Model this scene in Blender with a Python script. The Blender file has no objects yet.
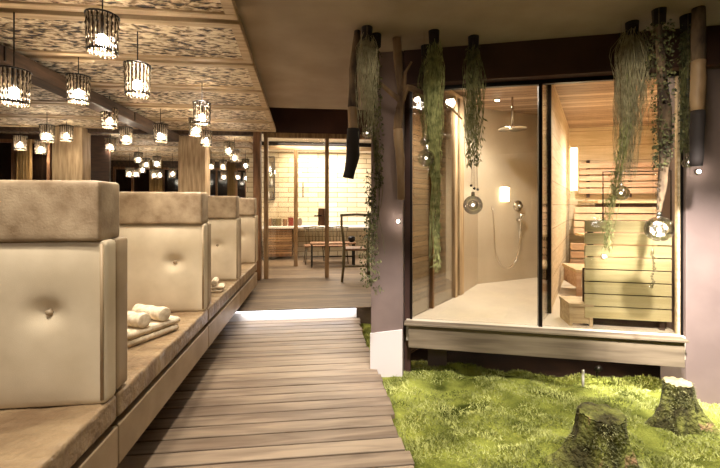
import bpy, bmesh, math, random
from mathutils import Vector, Matrix, noise
R = math.radians
random.seed(7)
C = bpy.context.scene.collection
A = R(6.31); CA, SA = math.cos(A), math.sin(A); F = 380.0; H = 1.2

# ---------------------------------------------------------------- places
def cw(l, d):                       # lateral, distance along the view -> world x, y
    return (l*CA + d*SA, d*CA - l*SA)
def at(px, d, py=None):
    x, y = cw((px-360)/F*d, d)
    return Vector((x, y, H - (py-205)*d/F if py is not None else 0.0))
RS = -(A + R(11.4))
S0 = Vector((*cw(.33, 2.75), 0))
UX = Vector((math.cos(RS), math.sin(RS), 0)); VX = Vector((-math.sin(RS), math.cos(RS), 0))
def S(u, v, z=0): return S0 + UX*u + VX*v + Vector((0, 0, z))
def U(px, v):                       # how far along the facade a sight line meets the plane v
    k = (px-360)/F
    cu, su = math.cos(R(11.4)), math.sin(R(11.4))
    return (k*(2.75+v*cu) - .33 - v*su)/(cu + k*su)

# ---------------------------------------------------------------- materials
def new_mat(name):
    m = bpy.data.materials.new(name); m.use_nodes = True
    nt = m.node_tree; b = nt.nodes['Principled BSDF']
    return m, nt, b
def srgb(r, g, b):
    f = lambda c: ((c/255)/12.92 if c/255 <= .04045 else ((c/255+.055)/1.055)**2.4)
    return (f(r), f(g), f(b), 1)
def plain(name, col, rough=.5, metal=0, emit=None, es=0, spec=None):
    m, nt, b = new_mat(name)
    b.inputs['Base Color'].default_value = col; b.inputs['Roughness'].default_value = rough
    b.inputs['Metallic'].default_value = metal
    if spec is not None: b.inputs['Specular IOR Level'].default_value = spec
    if emit: b.inputs['Emission Color'].default_value = emit; b.inputs['Emission Strength'].default_value = es
    return m
def noisy(name, c1, c2, scale=8, stretch=(1, 1, 1), rough=.6, bump=.2, detail=6, dist=0.0, lo=.35, hi=.65, spec=.4, fine=None, bdist=.01):
    m, nt, b = new_mat(name); N = nt.nodes; L = nt.links
    tc = N.new('ShaderNodeTexCoord'); mp = N.new('ShaderNodeMapping'); mp.inputs['Scale'].default_value = stretch
    L.new(tc.outputs['Object'], mp.inputs['Vector'])
    n = N.new('ShaderNodeTexNoise'); n.inputs['Scale'].default_value = scale; n.inputs['Detail'].default_value = detail
    n.inputs['Distortion'].default_value = dist
    L.new(mp.outputs[0], n.inputs['Vector'])
    r = N.new('ShaderNodeValToRGB'); r.color_ramp.elements[0].position = lo; r.color_ramp.elements[1].position = hi
    r.color_ramp.elements[0].color = c1; r.color_ramp.elements[1].color = c2
    L.new(n.outputs['Fac'], r.inputs['Fac']); L.new(r.outputs['Color'], b.inputs['Base Color'])
    b.inputs['Roughness'].default_value = rough; b.inputs['Specular IOR Level'].default_value = spec
    src = n.outputs['Fac']
    if fine:
        n2 = N.new('ShaderNodeTexNoise'); n2.inputs['Scale'].default_value = fine; n2.inputs['Detail'].default_value = 3
        L.new(tc.outputs['Object'], n2.inputs['Vector'])
        a = N.new('ShaderNodeMath'); a.operation = 'ADD'; L.new(n.outputs['Fac'], a.inputs[0]); L.new(n2.outputs['Fac'], a.inputs[1]); src = a.outputs[0]
    bp = N.new('ShaderNodeBump'); bp.inputs['Strength'].default_value = bump; bp.inputs['Distance'].default_value = bdist
    L.new(src, bp.inputs['Height']); L.new(bp.outputs[0], b.inputs['Normal'])
    return m
def boards(name, c1, c2, axis, width, stretch, rough=.55, line=(.02, .012, .008, 1), lw=.05, vary=.5, scale=4, bump=.3, spec=.4, offs=0.0, rand_len=0, perlane=True):
    """planks laid across `axis`; grain from stretched noise, one tone per board"""
    m, nt, b = new_mat(name); N = nt.nodes; L = nt.links
    tc = N.new('ShaderNodeTexCoord'); sp = N.new('ShaderNodeSeparateXYZ'); L.new(tc.outputs['Object'], sp.inputs[0])
    dv = N.new('ShaderNodeMath'); dv.operation = 'MULTIPLY_ADD'; dv.inputs[1].default_value = 1/width; dv.inputs[2].default_value = offs+100
    L.new(sp.outputs[axis], dv.inputs[0])
    fr = N.new('ShaderNodeMath'); fr.operation = 'FRACT'; L.new(dv.outputs[0], fr.inputs[0])
    fl = N.new('ShaderNodeMath'); fl.operation = 'FLOOR'; L.new(dv.outputs[0], fl.inputs[0])
    wn = N.new('ShaderNodeTexWhiteNoise'); wn.noise_dimensions = '1D'; L.new(fl.outputs[0], wn.inputs['W'])
    mp = N.new('ShaderNodeMapping'); mp.inputs['Scale'].default_value = stretch; L.new(tc.outputs['Object'], mp.inputs['Vector'])
    cm = N.new('ShaderNodeVectorMath'); cm.operation = 'ADD'
    sc = N.new('ShaderNodeVectorMath'); sc.operation = 'SCALE'; sc.inputs['Scale'].default_value = 17
    L.new(wn.outputs['Color'], sc.inputs[0]); L.new(mp.outputs[0], cm.inputs[0]); L.new(sc.outputs[0], cm.inputs[1])
    n = N.new('ShaderNodeTexNoise'); n.inputs['Scale'].default_value = scale; n.inputs['Detail'].default_value = 6; n.inputs['Distortion'].default_value = .6
    L.new(cm.outputs[0], n.inputs['Vector'])
    mx0 = N.new('ShaderNodeMapRange'); mx0.inputs['To Min'].default_value = -vary/2; mx0.inputs['To Max'].default_value = vary/2
    L.new(wn.outputs['Value'], mx0.inputs['Value'])
    ad = N.new('ShaderNodeMath'); L.new(n.outputs['Fac'], ad.inputs[0]); L.new(mx0.outputs[0], ad.inputs[1])
    r = N.new('ShaderNodeValToRGB'); r.color_ramp.elements[0].position = .3; r.color_ramp.elements[1].position = .7
    r.color_ramp.elements[0].color = c1; r.color_ramp.elements[1].color = c2; L.new(ad.outputs[0], r.inputs['Fac'])
    lt = N.new('ShaderNodeMath'); lt.operation = 'LESS_THAN'; lt.inputs[1].default_value = lw; L.new(fr.outputs[0], lt.inputs[0])
    mx = N.new('ShaderNodeMix'); mx.data_type = 'RGBA'; mx.inputs['B'].default_value = line
    L.new(lt.outputs[0], mx.inputs['Factor']); L.new(r.outputs['Color'], mx.inputs['A']); L.new(mx.outputs['Result'], b.inputs['Base Color'])
    b.inputs['Roughness'].default_value = rough; b.inputs['Specular IOR Level'].default_value = spec
    sb = N.new('ShaderNodeMath'); sb.operation = 'SUBTRACT'; L.new(n.outputs['Fac'], sb.inputs[0]); L.new(lt.outputs[0], sb.inputs[1])
    bp = N.new('ShaderNodeBump'); bp.inputs['Strength'].default_value = bump; bp.inputs['Distance'].default_value = .004
    L.new(sb.outputs[0], bp.inputs['Height']); L.new(bp.outputs[0], b.inputs['Normal'])
    return m
def glassy(name, tint=(1, 1, 1, 1), refl=.12, rough=.0, ior=1.45):
    m = bpy.data.materials.new(name); m.use_nodes = True; nt = m.node_tree; N = nt.nodes; L = nt.links
    N.remove(N['Principled BSDF']); out = N['Material Output']
    t = N.new('ShaderNodeBsdfTransparent'); t.inputs['Color'].default_value = tint
    g = N.new('ShaderNodeBsdfGlossy'); g.inputs['Roughness'].default_value = rough
    f = N.new('ShaderNodeFresnel'); f.inputs['IOR'].default_value = ior
    a = N.new('ShaderNodeMath'); a.operation = 'MULTIPLY_ADD'; a.inputs[1].default_value = .6; a.inputs[2].default_value = refl; L.new(f.outputs[0], a.inputs[0])
    x = N.new('ShaderNodeMixShader'); L.new(a.outputs[0], x.inputs[0]); L.new(t.outputs[0], x.inputs[1]); L.new(g.outputs[0], x.inputs[2])
    L.new(x.outputs[0], out.inputs['Surface'])
    return m

M = {}
M['deck'] = boards('grey brown deck boards', srgb(104, 86, 70), srgb(154, 135, 113), 'Y', .105, (.9, 9, 1), lw=.0, vary=.3, scale=2.2, rough=.45, offs=.57)
M['far_floor'] = boards('worn oak floor', srgb(92, 76, 60), srgb(138, 118, 96), 'Y', .14, (.8, 10, 1), lw=.03, vary=.3)
M['plaster'] = noisy('taupe plaster', srgb(150, 132, 112), srgb(165, 147, 126), 3, rough=.8, bump=.05)
M['mauve'] = noisy('mauve grey plaster', srgb(118, 100, 93), srgb(130, 111, 103), 4, rough=.75, bump=.08)
M['dark_wall'] = noisy('dark brown plaster', srgb(66, 42, 34), srgb(80, 52, 42), 3, rough=.7, bump=.05)
M['white_wall'] = plain('white paint', srgb(225, 218, 205), .7)
M['linen'] = noisy('beige woven linen', srgb(198, 181, 152), srgb(216, 200, 172), 5, rough=.85, bump=.25, fine=420, bdist=.002, spec=.2)
M['leather'] = noisy('mottled suede leather', srgb(132, 110, 84), srgb(178, 157, 128), 10, rough=.5, bump=.5, fine=120, bdist=.003, detail=8)
M['fascia'] = noisy('tan leather panel', srgb(148, 126, 96), srgb(170, 148, 118), 5, rough=.5, bump=.15, fine=200, bdist=.002)
M['seat'] = noisy('crumpled tan leather', srgb(124, 100, 74), srgb(158, 134, 102), 5, (1, 2, 1), rough=.42, bump=.9, fine=22, bdist=.014, dist=.4)
M['dark_wood'] = noisy('dark brown wood', srgb(44, 28, 20), srgb(64, 42, 30), 6, (1, 1, 6), bump=.1)
M['towel'] = noisy('fluffy white towel', srgb(196, 178, 150), srgb(225, 210, 184), 40, rough=.95, bump=.8, bdist=.005, spec=.1)
M['oak'] = noisy('pale oak', srgb(158, 130, 96), srgb(205, 180, 144), 5, (6, 6, .6), rough=.55, bump=.15)
M['amber'] = noisy('amber oak', srgb(112, 84, 52), srgb(160, 126, 84), 5, (6, 6, .6), rough=.55, bump=.15)
M['oak_h'] = noisy('pale oak rail', srgb(162, 134, 100), srgb(206, 180, 144), 5, (.5, 6, 6), rough=.55, bump=.15)
M['walnut'] = noisy('brown timber', srgb(92, 62, 40), srgb(140, 100, 66), 5, (6, 6, .6), bump=.15)
M['beam'] = noisy('rough brown beam', srgb(52, 37, 28), srgb(88, 66, 48), 5, (6, .8, 6), bump=.3)
M['black'] = plain('black metal', (.012, .009, .007, 1), .35, .6)
M['bronze'] = plain('bronze frame', srgb(120, 84, 40), .35, .7)
M['chrome'] = plain('chrome', (.75, .72, .68, 1), .15, 1)
M['glass'] = glassy('clear glass', (.96, .94, .90, 1), .035)
M['glass_globe'] = glassy('blown glass', (.97, .96, .94, 1), .17, .04, 1.6)
M['stone'] = noisy('beige shower stone', srgb(206, 192, 170), srgb(220, 207, 186), 2, rough=.35, bump=.03)
M['stone_wall'] = noisy('warm shower plaster', srgb(184, 169, 146), srgb(198, 184, 162), 2, rough=.3, bump=.03)
M['fascia_wood'] = noisy('weathered oak beam', srgb(92, 78, 62), srgb(136, 120, 98), 3, (.5, 5, 6), rough=.6, bump=.3)
M['pine_wall'] = boards('knotty pine boards', srgb(206, 184, 148), srgb(230, 211, 178), 'Z', .2, (.7, .7, 8), lw=.02, vary=.15, line=srgb(120, 80, 45))
M['pine_ceiling'] = boards('pine ceiling planks', srgb(148, 120, 96), srgb(202, 176, 150), 'Y', .09, (.8, 10, 1), lw=.09, vary=.6, line=srgb(60, 32, 18))
M['pine'] = noisy('pine slats', srgb(186, 160, 122), srgb(218, 196, 158), 5, (.6, 6, 8), bump=.12)
M['olive_pine'] = noisy('greenish aspen slats', srgb(190, 176, 130), srgb(212, 200, 156), 4, (.5, 6, 8), bump=.1)
M['pink_pine'] = noisy('rosy pine slats', srgb(194, 156, 128), srgb(222, 190, 160), 5, (.6, 6, 8), bump=.12)
M['louvre'] = boards('louvred timber', srgb(120, 86, 56), srgb(180, 142, 100), 'Z', .05, (.8, .8, 9), lw=.18, vary=.5, line=srgb(40, 22, 12))
M['bark'] = noisy('rough bark', srgb(46, 34, 24), srgb(120, 98, 72), 14, (1, 1, .35), rough=.9, bump=1, bdist=.02)
M['driftwood'] = noisy('grey brown driftwood', srgb(72, 52, 34), srgb(150, 120, 84), 10, (1, 1, .25), rough=.85, bump=.8, bdist=.012)
M['cutwood'] = noisy('peeled wood', srgb(118, 92, 62), srgb(168, 138, 100), 8, (1, 1, .3), bump=.3)
M['charred'] = plain('charred wood', srgb(34, 24, 18), .8)
M['pale_lichen'] = noisy('pale beard lichen', srgb(128, 120, 88), srgb(184, 174, 136), 30, rough=.9, bump=0)
M['green_grass'] = noisy('trailing green leaves', srgb(104, 108, 60), srgb(176, 174, 112), 25, rough=.8, bump=0)
M['olive_leaf'] = noisy('olive leaves', srgb(80, 80, 46), srgb(138, 134, 86), 25, rough=.7, bump=0)
M['dark_leaf'] = noisy('dark ivy leaves', srgb(40, 44, 22), srgb(112, 110, 66), 25, rough=.7, bump=0)
M['moss'] = noisy('moss cushion', srgb(62, 68, 18), srgb(176, 180, 84), 5, rough=.95, bump=1, detail=10, fine=90, bdist=.03, lo=.3, hi=.7, spec=.1)
M['blade'] = noisy('moss fronds', srgb(78, 86, 24), srgb(214, 214, 134), 4, rough=.9, bump=0, detail=8, lo=.3, hi=.7, spec=.1)
M['stump'] = noisy('mossy stump bark', srgb(62, 56, 26), srgb(124, 124, 58), 9, (1, 1, .6), rough=.95, bump=1, bdist=.03, detail=9, fine=50, lo=.38, hi=.6)
M['stump_top'] = noisy('weathered cut wood', srgb(128, 112, 76), srgb(190, 172, 128), 9, rough=.9, bump=.5)
M['stump_bark'] = noisy('bare reddish bark', srgb(96, 66, 44), srgb(190, 150, 110), 16, rough=.9, bump=1, bdist=.02)
M['dark_glass'] = plain('dark window pane', srgb(26, 17, 11), .12)
M['curtain'] = noisy('ochre curtain', srgb(86, 64, 34), srgb(140, 108, 62), 12, (6, 6, .15), rough=.9, bump=.6, bdist=.03)
M['smoke_bead'] = plain('smoked glass beads', srgb(52, 40, 30), .15, .3)
M['clear_bead'] = plain('clear glass beads', srgb(150, 134, 112), .15, .0)
M['sparkle'] = plain('glowing glint beads', (1, 1, 1, 1), .5, 0, (1, .95, .86, 1), 10)
M['bulb'] = plain('glowing bulb', (1, .9, .7, 1), .5, 0, (1, .88, .68, 1), 60)
M['led'] = plain('led strip', (1, 1, 1, 1), .5, 0, (.94, .93, 1, 1), 2)
M['spot'] = plain('spot lens', (1, 1, 1, 1), .5, 0, (1, .93, .82, 1), 180)
M['glow'] = plain('warm lamp shade', (1, .9, .7, 1), .5, 0, (1, .86, .58, 1), 7)
M['riser'] = plain('white step riser', srgb(236, 232, 226), .6)
M['red'] = plain('dark red box', srgb(120, 40, 26), .5)
M['ceramic'] = plain('grey ceramic', srgb(120, 105, 90), .4)
M['plinth'] = plain('white of lit patch and stake', srgb(222, 212, 208), .6)  # white colours in the lit patch on the left column; also the stake
M['olive_paint'] = noisy('olive grey wood', srgb(74, 64, 40), srgb(110, 96, 62), 8, (4, 4, .6), bump=.1)

def stump_mat():
    m = M['stump']; nt = m.node_tree; N = nt.nodes; L = nt.links; b = N['Principled BSDF']
    tc = N.new('ShaderNodeTexCoord'); n = N.new('ShaderNodeTexNoise'); n.inputs['Scale'].default_value = 7; n.inputs['Detail'].default_value = 5; L.new(tc.outputs['Object'], n.inputs['Vector'])
    r = N.new('ShaderNodeValToRGB'); r.color_ramp.elements[0].position = .58; r.color_ramp.elements[1].position = .64; L.new(n.outputs['Fac'], r.inputs['Fac'])
    x = N.new('ShaderNodeMix'); x.data_type = 'RGBA'; x.inputs['B'].default_value = srgb(168, 130, 96)
    old = b.inputs['Base Color'].links[0].from_socket
    L.new(r.outputs['Color'], x.inputs['Factor']); L.new(old, x.inputs['A']); L.new(x.outputs['Result'], b.inputs['Base Color'])
stump_mat()
def carved(name='carved ceiling relief'):
    m, nt, b = new_mat(name); N = nt.nodes; L = nt.links
    tc = N.new('ShaderNodeTexCoord'); mp = N.new('ShaderNodeMapping'); mp.inputs['Scale'].default_value = (1, 2.0, 1)
    L.new(tc.outputs['Object'], mp.inputs['Vector'])
    n = N.new('ShaderNodeTexNoise'); n.inputs['Scale'].default_value = 15; n.inputs['Detail'].default_value = 4; n.inputs['Roughness'].default_value = .6; n.inputs['Distortion'].default_value = .5
    L.new(mp.outputs[0], n.inputs['Vector'])
    n2 = N.new('ShaderNodeTexNoise'); n2.inputs['Scale'].default_value = 2.2; L.new(tc.outputs['Object'], n2.inputs['Vector'])
    r = N.new('ShaderNodeValToRGB'); e = r.color_ramp.elements
    e[0].position = .40; e[0].color = srgb(40, 27, 18); e[1].position = .58; e[1].color = srgb(236, 218, 188)  # pale ridge highlights put into the ramp colour above the dark flecks
    q = e.new(.46); q.color = srgb(160, 130, 94)
    ad = N.new('ShaderNodeMath'); ad.operation = 'MULTIPLY_ADD'; ad.inputs[1].default_value = .25; L.new(n2.outputs['Fac'], ad.inputs[0])
    sb = N.new('ShaderNodeMath'); sb.operation = 'SUBTRACT'; sb.inputs[1].default_value = .125; L.new(n.outputs['Fac'], sb.inputs[0])
    L.new(sb.outputs[0], ad.inputs[2]); L.new(ad.outputs[0], r.inputs['Fac']); L.new(r.outputs['Color'], b.inputs['Base Color'])
    b.inputs['Roughness'].default_value = .6
    bp = N.new('ShaderNodeBump'); bp.inputs['Strength'].default_value = 1; bp.inputs['Distance'].default_value = .03
    L.new(n.outputs['Fac'], bp.inputs['Height']); L.new(bp.outputs[0], b.inputs['Normal'])
    return m
M['carved'] = carved()
def brick(name='white painted brick'):
    m, nt, b = new_mat(name); N = nt.nodes; L = nt.links
    tc = N.new('ShaderNodeTexCoord'); sp = N.new('ShaderNodeSeparateXYZ'); L.new(tc.outputs['Object'], sp.inputs[0])
    cb = N.new('ShaderNodeCombineXYZ'); L.new(sp.outputs['X'], cb.inputs['X']); L.new(sp.outputs['Z'], cb.inputs['Y'])
    br = N.new('ShaderNodeTexBrick'); br.inputs['Scale'].default_value = 1; br.inputs['Brick Width'].default_value = .42; br.inputs['Row Height'].default_value = .105
    br.inputs['Mortar Size'].default_value = .006; br.inputs['Color1'].default_value = srgb(226, 214, 188); br.inputs['Color2'].default_value = srgb(206, 190, 158); br.inputs['Mortar'].default_value = srgb(130, 108, 78)
    L.new(cb.outputs[0], br.inputs['Vector']); L.new(br.outputs['Color'], b.inputs['Base Color'])
    n = N.new('ShaderNodeTexNoise'); n.inputs['Scale'].default_value = 25; L.new(tc.outputs['Object'], n.inputs['Vector'])
    a = N.new('ShaderNodeMath'); a.operation = 'MULTIPLY_ADD'; a.inputs[1].default_value = -1.5; L.new(br.outputs['Fac'], a.inputs[0]); L.new(n.outputs['Fac'], a.inputs[2])
    bp = N.new('ShaderNodeBump'); bp.inputs['Strength'].default_value = .6; bp.inputs['Distance'].default_value = .012
    L.new(a.outputs[0], bp.inputs['Height']); L.new(bp.outputs[0], b.inputs['Normal']); b.inputs['Roughness'].default_value = .8
    return m
M['brick'] = brick()

# ---------------------------------------------------------------- mesh helpers
class MB:
    def __init__(s): s.v = []; s.f = []
    def add(s, vs, fs):
        o = len(s.v); s.v += [tuple(p) for p in vs]; s.f += [tuple(i+o for i in f) for f in fs]; return s
    def box(s, x0, x1, y0, y1, z0, z1):
        return s.add([(x0,y0,z0),(x1,y0,z0),(x1,y1,z0),(x0,y1,z0),(x0,y0,z1),(x1,y0,z1),(x1,y1,z1),(x0,y1,z1)],
                     [(3,2,1,0),(4,5,6,7),(0,1,5,4),(1,2,6,5),(2,3,7,6),(3,0,4,7)])
    def prism(s, pts, z0, z1):          # pts counter-clockwise
        n = len(pts)
        return s.add([(p[0],p[1],z0) for p in pts]+[(p[0],p[1],z1) for p in pts],
                     [tuple(range(n-1,-1,-1)), tuple(range(n,2*n))]+[(i,(i+1)%n,(i+1)%n+n,i+n) for i in range(n)])
    def wall(s, a, b, t, z0, z1):       # slab from a to b (2D), thickness t to the left of a->b
        a = Vector(a[:2]); b = Vector(b[:2]); d = (b-a).normalized(); n = Vector((-d.y, d.x))*t
        return s.prism([a, b, b+n, a+n], z0, z1)
    def tube(s, pts, rad, k=8, caps=True):
        pts = [Vector(p) for p in pts]; n = len(pts)
        if not hasattr(rad, '__len__'): rad = [rad]*n
        vs = []; ref = Vector((0.13, 1, 0.07)).normalized()
        for i, p in enumerate(pts):
            t = (pts[min(i+1,n-1)]-pts[max(i-1,0)]).normalized()
            if abs(t.dot(ref)) > .97: r0 = Vector((1,0,.1)).normalized()
            else: r0 = ref
            a = t.cross(r0).normalized(); b = t.cross(a)
            for j in range(k):
                q = 2*math.pi*j/k
                vs.append(p + (a*math.cos(q)+b*math.sin(q))*rad[i])
        fs = [(i*k+j, i*k+(j+1)%k, (i+1)*k+(j+1)%k, (i+1)*k+j) for i in range(n-1) for j in range(k)]
        if caps: fs += [tuple(range(k-1,-1,-1)), tuple((n-1)*k+j for j in range(k))]
        return s.add(vs, fs)
    def lathe(s, prof, c=(0,0,0), k=16):    # prof of (r,z)
        vs = []; n = len(prof)
        for r, z in prof:
            for j in range(k):
                q = 2*math.pi*j/k; vs.append((c[0]+r*math.cos(q), c[1]+r*math.sin(q), c[2]+z))
        fs = [(i*k+j, i*k+(j+1)%k, (i+1)*k+(j+1)%k, (i+1)*k+j) for i in range(n-1) for j in range(k)]
        fs += [tuple(range(k-1,-1,-1)), tuple((n-1)*k+j for j in range(k))]
        return s.add(vs, fs)
    def sphere(s, c, r, k=16, m=10, zs=1):
        return s.lathe([(max(r*math.sin(math.pi*i/m), r*.001), -r*zs*math.cos(math.pi*i/m)) for i in range(m+1)], c, k)
    def build(s, name, mat, parent=None, smooth=False, bevel=0, loc=(0,0,0), rz=0, seg=2):
        me = bpy.data.meshes.new(name); me.from_pydata(s.v, [], s.f); me.update()
        bm = bmesh.new(); bm.from_mesh(me); bmesh.ops.recalc_face_normals(bm, faces=bm.faces); bm.to_mesh(me); bm.free()
        me.materials.append(M[mat] if isinstance(mat, str) else mat)
        if smooth: me.polygons.foreach_set('use_smooth', [True]*len(me.polygons))
        o = bpy.data.objects.new(name, me); C.objects.link(o)
        o.location = loc; o.rotation_euler = (0, 0, rz)
        if parent: o.parent = parent
        if bevel:
            b = o.modifiers.new('bevel', 'BEVEL'); b.width = bevel; b.segments = seg; b.limit_method = 'ANGLE'
        return o
def rbox(sx, sy, sz, r, n=14, push=None, c=(0,0,0)):
    """rounded cushion block centred on c; push(p, face_normal) adds puff or dimples"""
    def ax(h):
        e = [-h, -h+r*.3, -h+r]; m = [(-h+r)+(2*(h-r))*i/n for i in range(1, n)]
        return e+m+[h-r, h-r*.3, h]
    hs = (sx/2, sy/2, sz/2); b = MB(); bm = bmesh.new()
    for a in range(3):
        o1, o2 = [(1,2),(2,0),(0,1)][a]
        g1, g2 = ax(hs[o1]), ax(hs[o2])
        for sgn in (-1, 1):
            idx = {}
            for i, p in enumerate(g1):
                for j, q in enumerate(g2):
                    v = [0,0,0]; v[a] = sgn*hs[a]; v[o1] = p; v[o2] = q
                    v = Vector(v); inn = Vector([max(-(hs[k]-r), min(hs[k]-r, v[k])) for k in range(3)])
                    d = v-inn; w = inn + (d.normalized()*r if d.length > 1e-9 else d)
                    if push: w = w + push(w)
                    idx[i,j] = bm.verts.new(w+Vector(c))
            for i in range(len(g1)-1):
                for j in range(len(g2)-1):
                    f = (idx[i,j], idx[i+1,j], idx[i+1,j+1], idx[i,j+1])
                    bm.faces.new(f if sgn > 0 else f[::-1])
    bmesh.ops.remove_doubles(bm, verts=bm.verts, dist=1e-5)
    bm.verts.index_update()
    b.v = [tuple(v.co) for v in bm.verts]; b.f = [tuple(v.index for v in f.verts) for f in bm.faces]; bm.free()
    return b
def tag(o, label, cat, group=None, kind=None):
    o['label'] = label; o['category'] = cat
    if group: o['group'] = group
    if kind: o['kind'] = kind
    return o
def thing(name, label, cat, loc=(0,0,0), rz=0, group=None):
    o = bpy.data.objects.new(name, None); C.objects.link(o); o.location = loc; o.rotation_euler = (0,0,rz); o.empty_display_size = .05
    return tag(o, label, cat, group)
def struct(o): o['kind'] = 'structure'; return o
def copy_tree(o, parent=None):
    c = o.copy(); C.objects.link(c); c.parent = parent
    for ch in [x for x in bpy.data.objects if x.parent == o]: copy_tree(ch, c)
    return c
def copy_thing(root, loc, rz=0, label=None, kids=None):
    r = root.copy(); C.objects.link(r); r.location = loc; r.rotation_euler = (0,0,rz)
    if label: r['label'] = label
    for ch in kids:
        c = ch.copy(); C.objects.link(c); c.parent = r
    return r

# ---------------------------------------------------------------- setting
CZ = 2.32                                    # plaster ceiling
# deck boards with uneven ends
b = MB(); y = -.9; i = 0
while y < 4.0:
    w = .105; e = .43 + random.uniform(-.018, .018); t = random.uniform(-.003, .0)
    b.box(-1.75, e, y+.005, min(y+w-.005, 4.03), -.03, t); y += w
o = struct(b.build('floor', 'deck', bevel=.002, seg=1))
b = MB(); b.box(-1.75, .40, -.9, 4.03, -.14, -.031); struct(b.build('floor', 'dark_wood'))
b = MB(); b.box(-6.2, -1.753, -.9, 9.7, -.14, 0); struct(b.build('floor', 'far_floor'))
# raised floor past the step
b = MB(); b.box(-1.75, 1.9, 4.05, 9.7, -.14, .11); struct(b.build('floor', 'far_floor'))
b = MB(); b.box(-1.0, .41, 4.034, 4.049, .0, .108); struct(b.build('trim_1', 'riser'))
# low soil bed
b = MB(); b.box(.41, 5.2, -.9, 6.2, -.5, -.16); struct(b.build('ground', 'dark_wood'))
# plaster ceiling
b = MB(); b.box(-6.2, 5.2, -3.4, 4.45, CZ, CZ+.12); struct(b.build('ceiling', 'plaster'))
b = MB(); b.prism([(-6.1,.8),(-.42,.8),(-.63,5.6),(-6.1,5.6)], 2.302, 2.319); struct(b.build('ceiling', 'dark_wood'))  # dark sheet added above the panels to put shade into their gaps
b = MB(); b.box(-6.2, 5.2, 4.45, 9.8, 2.72, 2.8); b.box(-.9, 5.2, 4.42, 4.45, CZ+.12, 2.8); struct(b.build('ceiling', 'dark_wall'))
b = MB(); b.box(-6.3, 5.3, -3.5, -3.4, -.5, 2.8); struct(b.build('wall_rear', 'mauve'))
b = MB(); b.box(-6.2, 5.2, -3.4, -.901, -.14, 0); struct(b.build('floor', 'far_floor'))
b = MB(); b.box(5.2, 5.3, -3.4, 9.8, -.5, 2.8); struct(b.build('wall_garden', 'mauve'))
# walls
PY = 5.75
b = MB(); b.box(-.86, 2.2, PY, PY+.1, 2.27, 2.72); struct(b.build('wall_back', 'dark_wall'))
b = MB(); b.wall((-.86, PY+.04), (-1.42, 9.4), .04, 0.11, 2.72); struct(b.build('wall_kitchen', 'white_wall'))
b = MB(); b.box(-1.5, 2.3, 8.2, 8.3, .11, 2.4); struct(b.build('wall_brick', 'brick'))
b = MB(); b.box(-1.5, 2.3, PY+.1, 8.3, 2.33, 2.38); struct(b.build('ceiling', 'white_wall'))
b = MB(); b.box(1.95, 2.05, 4.6, 8.2, -.14, 2.72); struct(b.build('wall_right', 'white_wall'))
b = MB(); b.box(-6.3, -6.2, -3.4, 9.8, -.14, 2.8); struct(b.build('wall_left', 'mauve'))
b = MB(); b.box(-6.2, -1.42, 9.6, 9.7, -.14, 2.75); struct(b.build('wall_far', 'beam'))
# window bays far behind the lounge, at two depths
def window_bay(n, x0, x1, y, z0, z1, parts):
    w = thing('window_%d' % n, '', '', ((x0+x1)/2, y, z0)); del w['label']; del w['category']; w['kind'] = 'structure'
    hw = (x1-x0)/2; h = z1-z0
    MB().box(-hw, hw, .0, .01, 0, h).build('pane', 'dark_glass', w)
    f = MB(); f.box(-hw, hw, -.05, -.001, h-.05, h); f.box(-hw, hw, -.05, -.001, 0, .05); f.box(-hw, -hw+.04, -.05, -.001, .05, h-.05); f.box(hw-.04, hw, -.05, -.001, .05, h-.05)
    f.box(-.02, .02, -.05, -.001, .05, h-.05)
    f.build('window_frame', 'walnut', w)
    return w
wn = 0
for x0, x1 in ((-5.9, -5.0), (-4.8, -3.95), (-3.7, -2.9), (-2.75, -2.15), (-2.0, -1.5)):
    wn += 1; window_bay(wn, x0, x1, 9.59, .5, 2.1, 2)
b = MB(); b.box(-6.2, -3.1, 6.05, 6.1, 0, 2.24); struct(b.build('wall_lounge', 'dark_wood'))
for x0, x1 in ((-5.9, -5.2), (-5.1, -4.35), (-4.25, -3.55)):
    wn += 1; window_bay(wn, x0, x1, 6.04, .8, 2.15, 2)
def curtain(cx, y, w, z0, z1, label):
    vs = []; n = 28
    for i in range(n+1):
        x = -w/2+w*i/n; yy = .025*math.sin(i*1.15)
        vs += [(x, yy, 0), (x, yy, z1-z0)]
    b = MB().add(vs, [(2*i, 2*i+2, 2*i+3, 2*i+1) for i in range(n)])
    o = b.build('curtain', 'curtain', None, True, loc=(cx, y, z0)); s = o.modifiers.new('thickness', 'SOLIDIFY'); s.thickness = .006
    tag(o, label, 'curtain')
for cx, y, w, lb in ((-4.18, 5.93, .2, 'ochre curtain at the dark window left of the thin timber post'),
                   (-3.8, 9.45, .3, 'ochre curtain far behind between the two timber posts, left one'),
                   (-3.0, 9.45, .4, 'ochre curtain far behind just left of the thick timber post'),
                   (-2.08, 9.45, .18, 'ochre curtain far behind just right of the thick timber post'),
                   (-1.5, 9.45, .2, 'ochre curtain far behind beside the brown partition post')):
    curtain(cx, y, w, .0, 2.3 if y > 7 else 2.14, lb)

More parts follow.
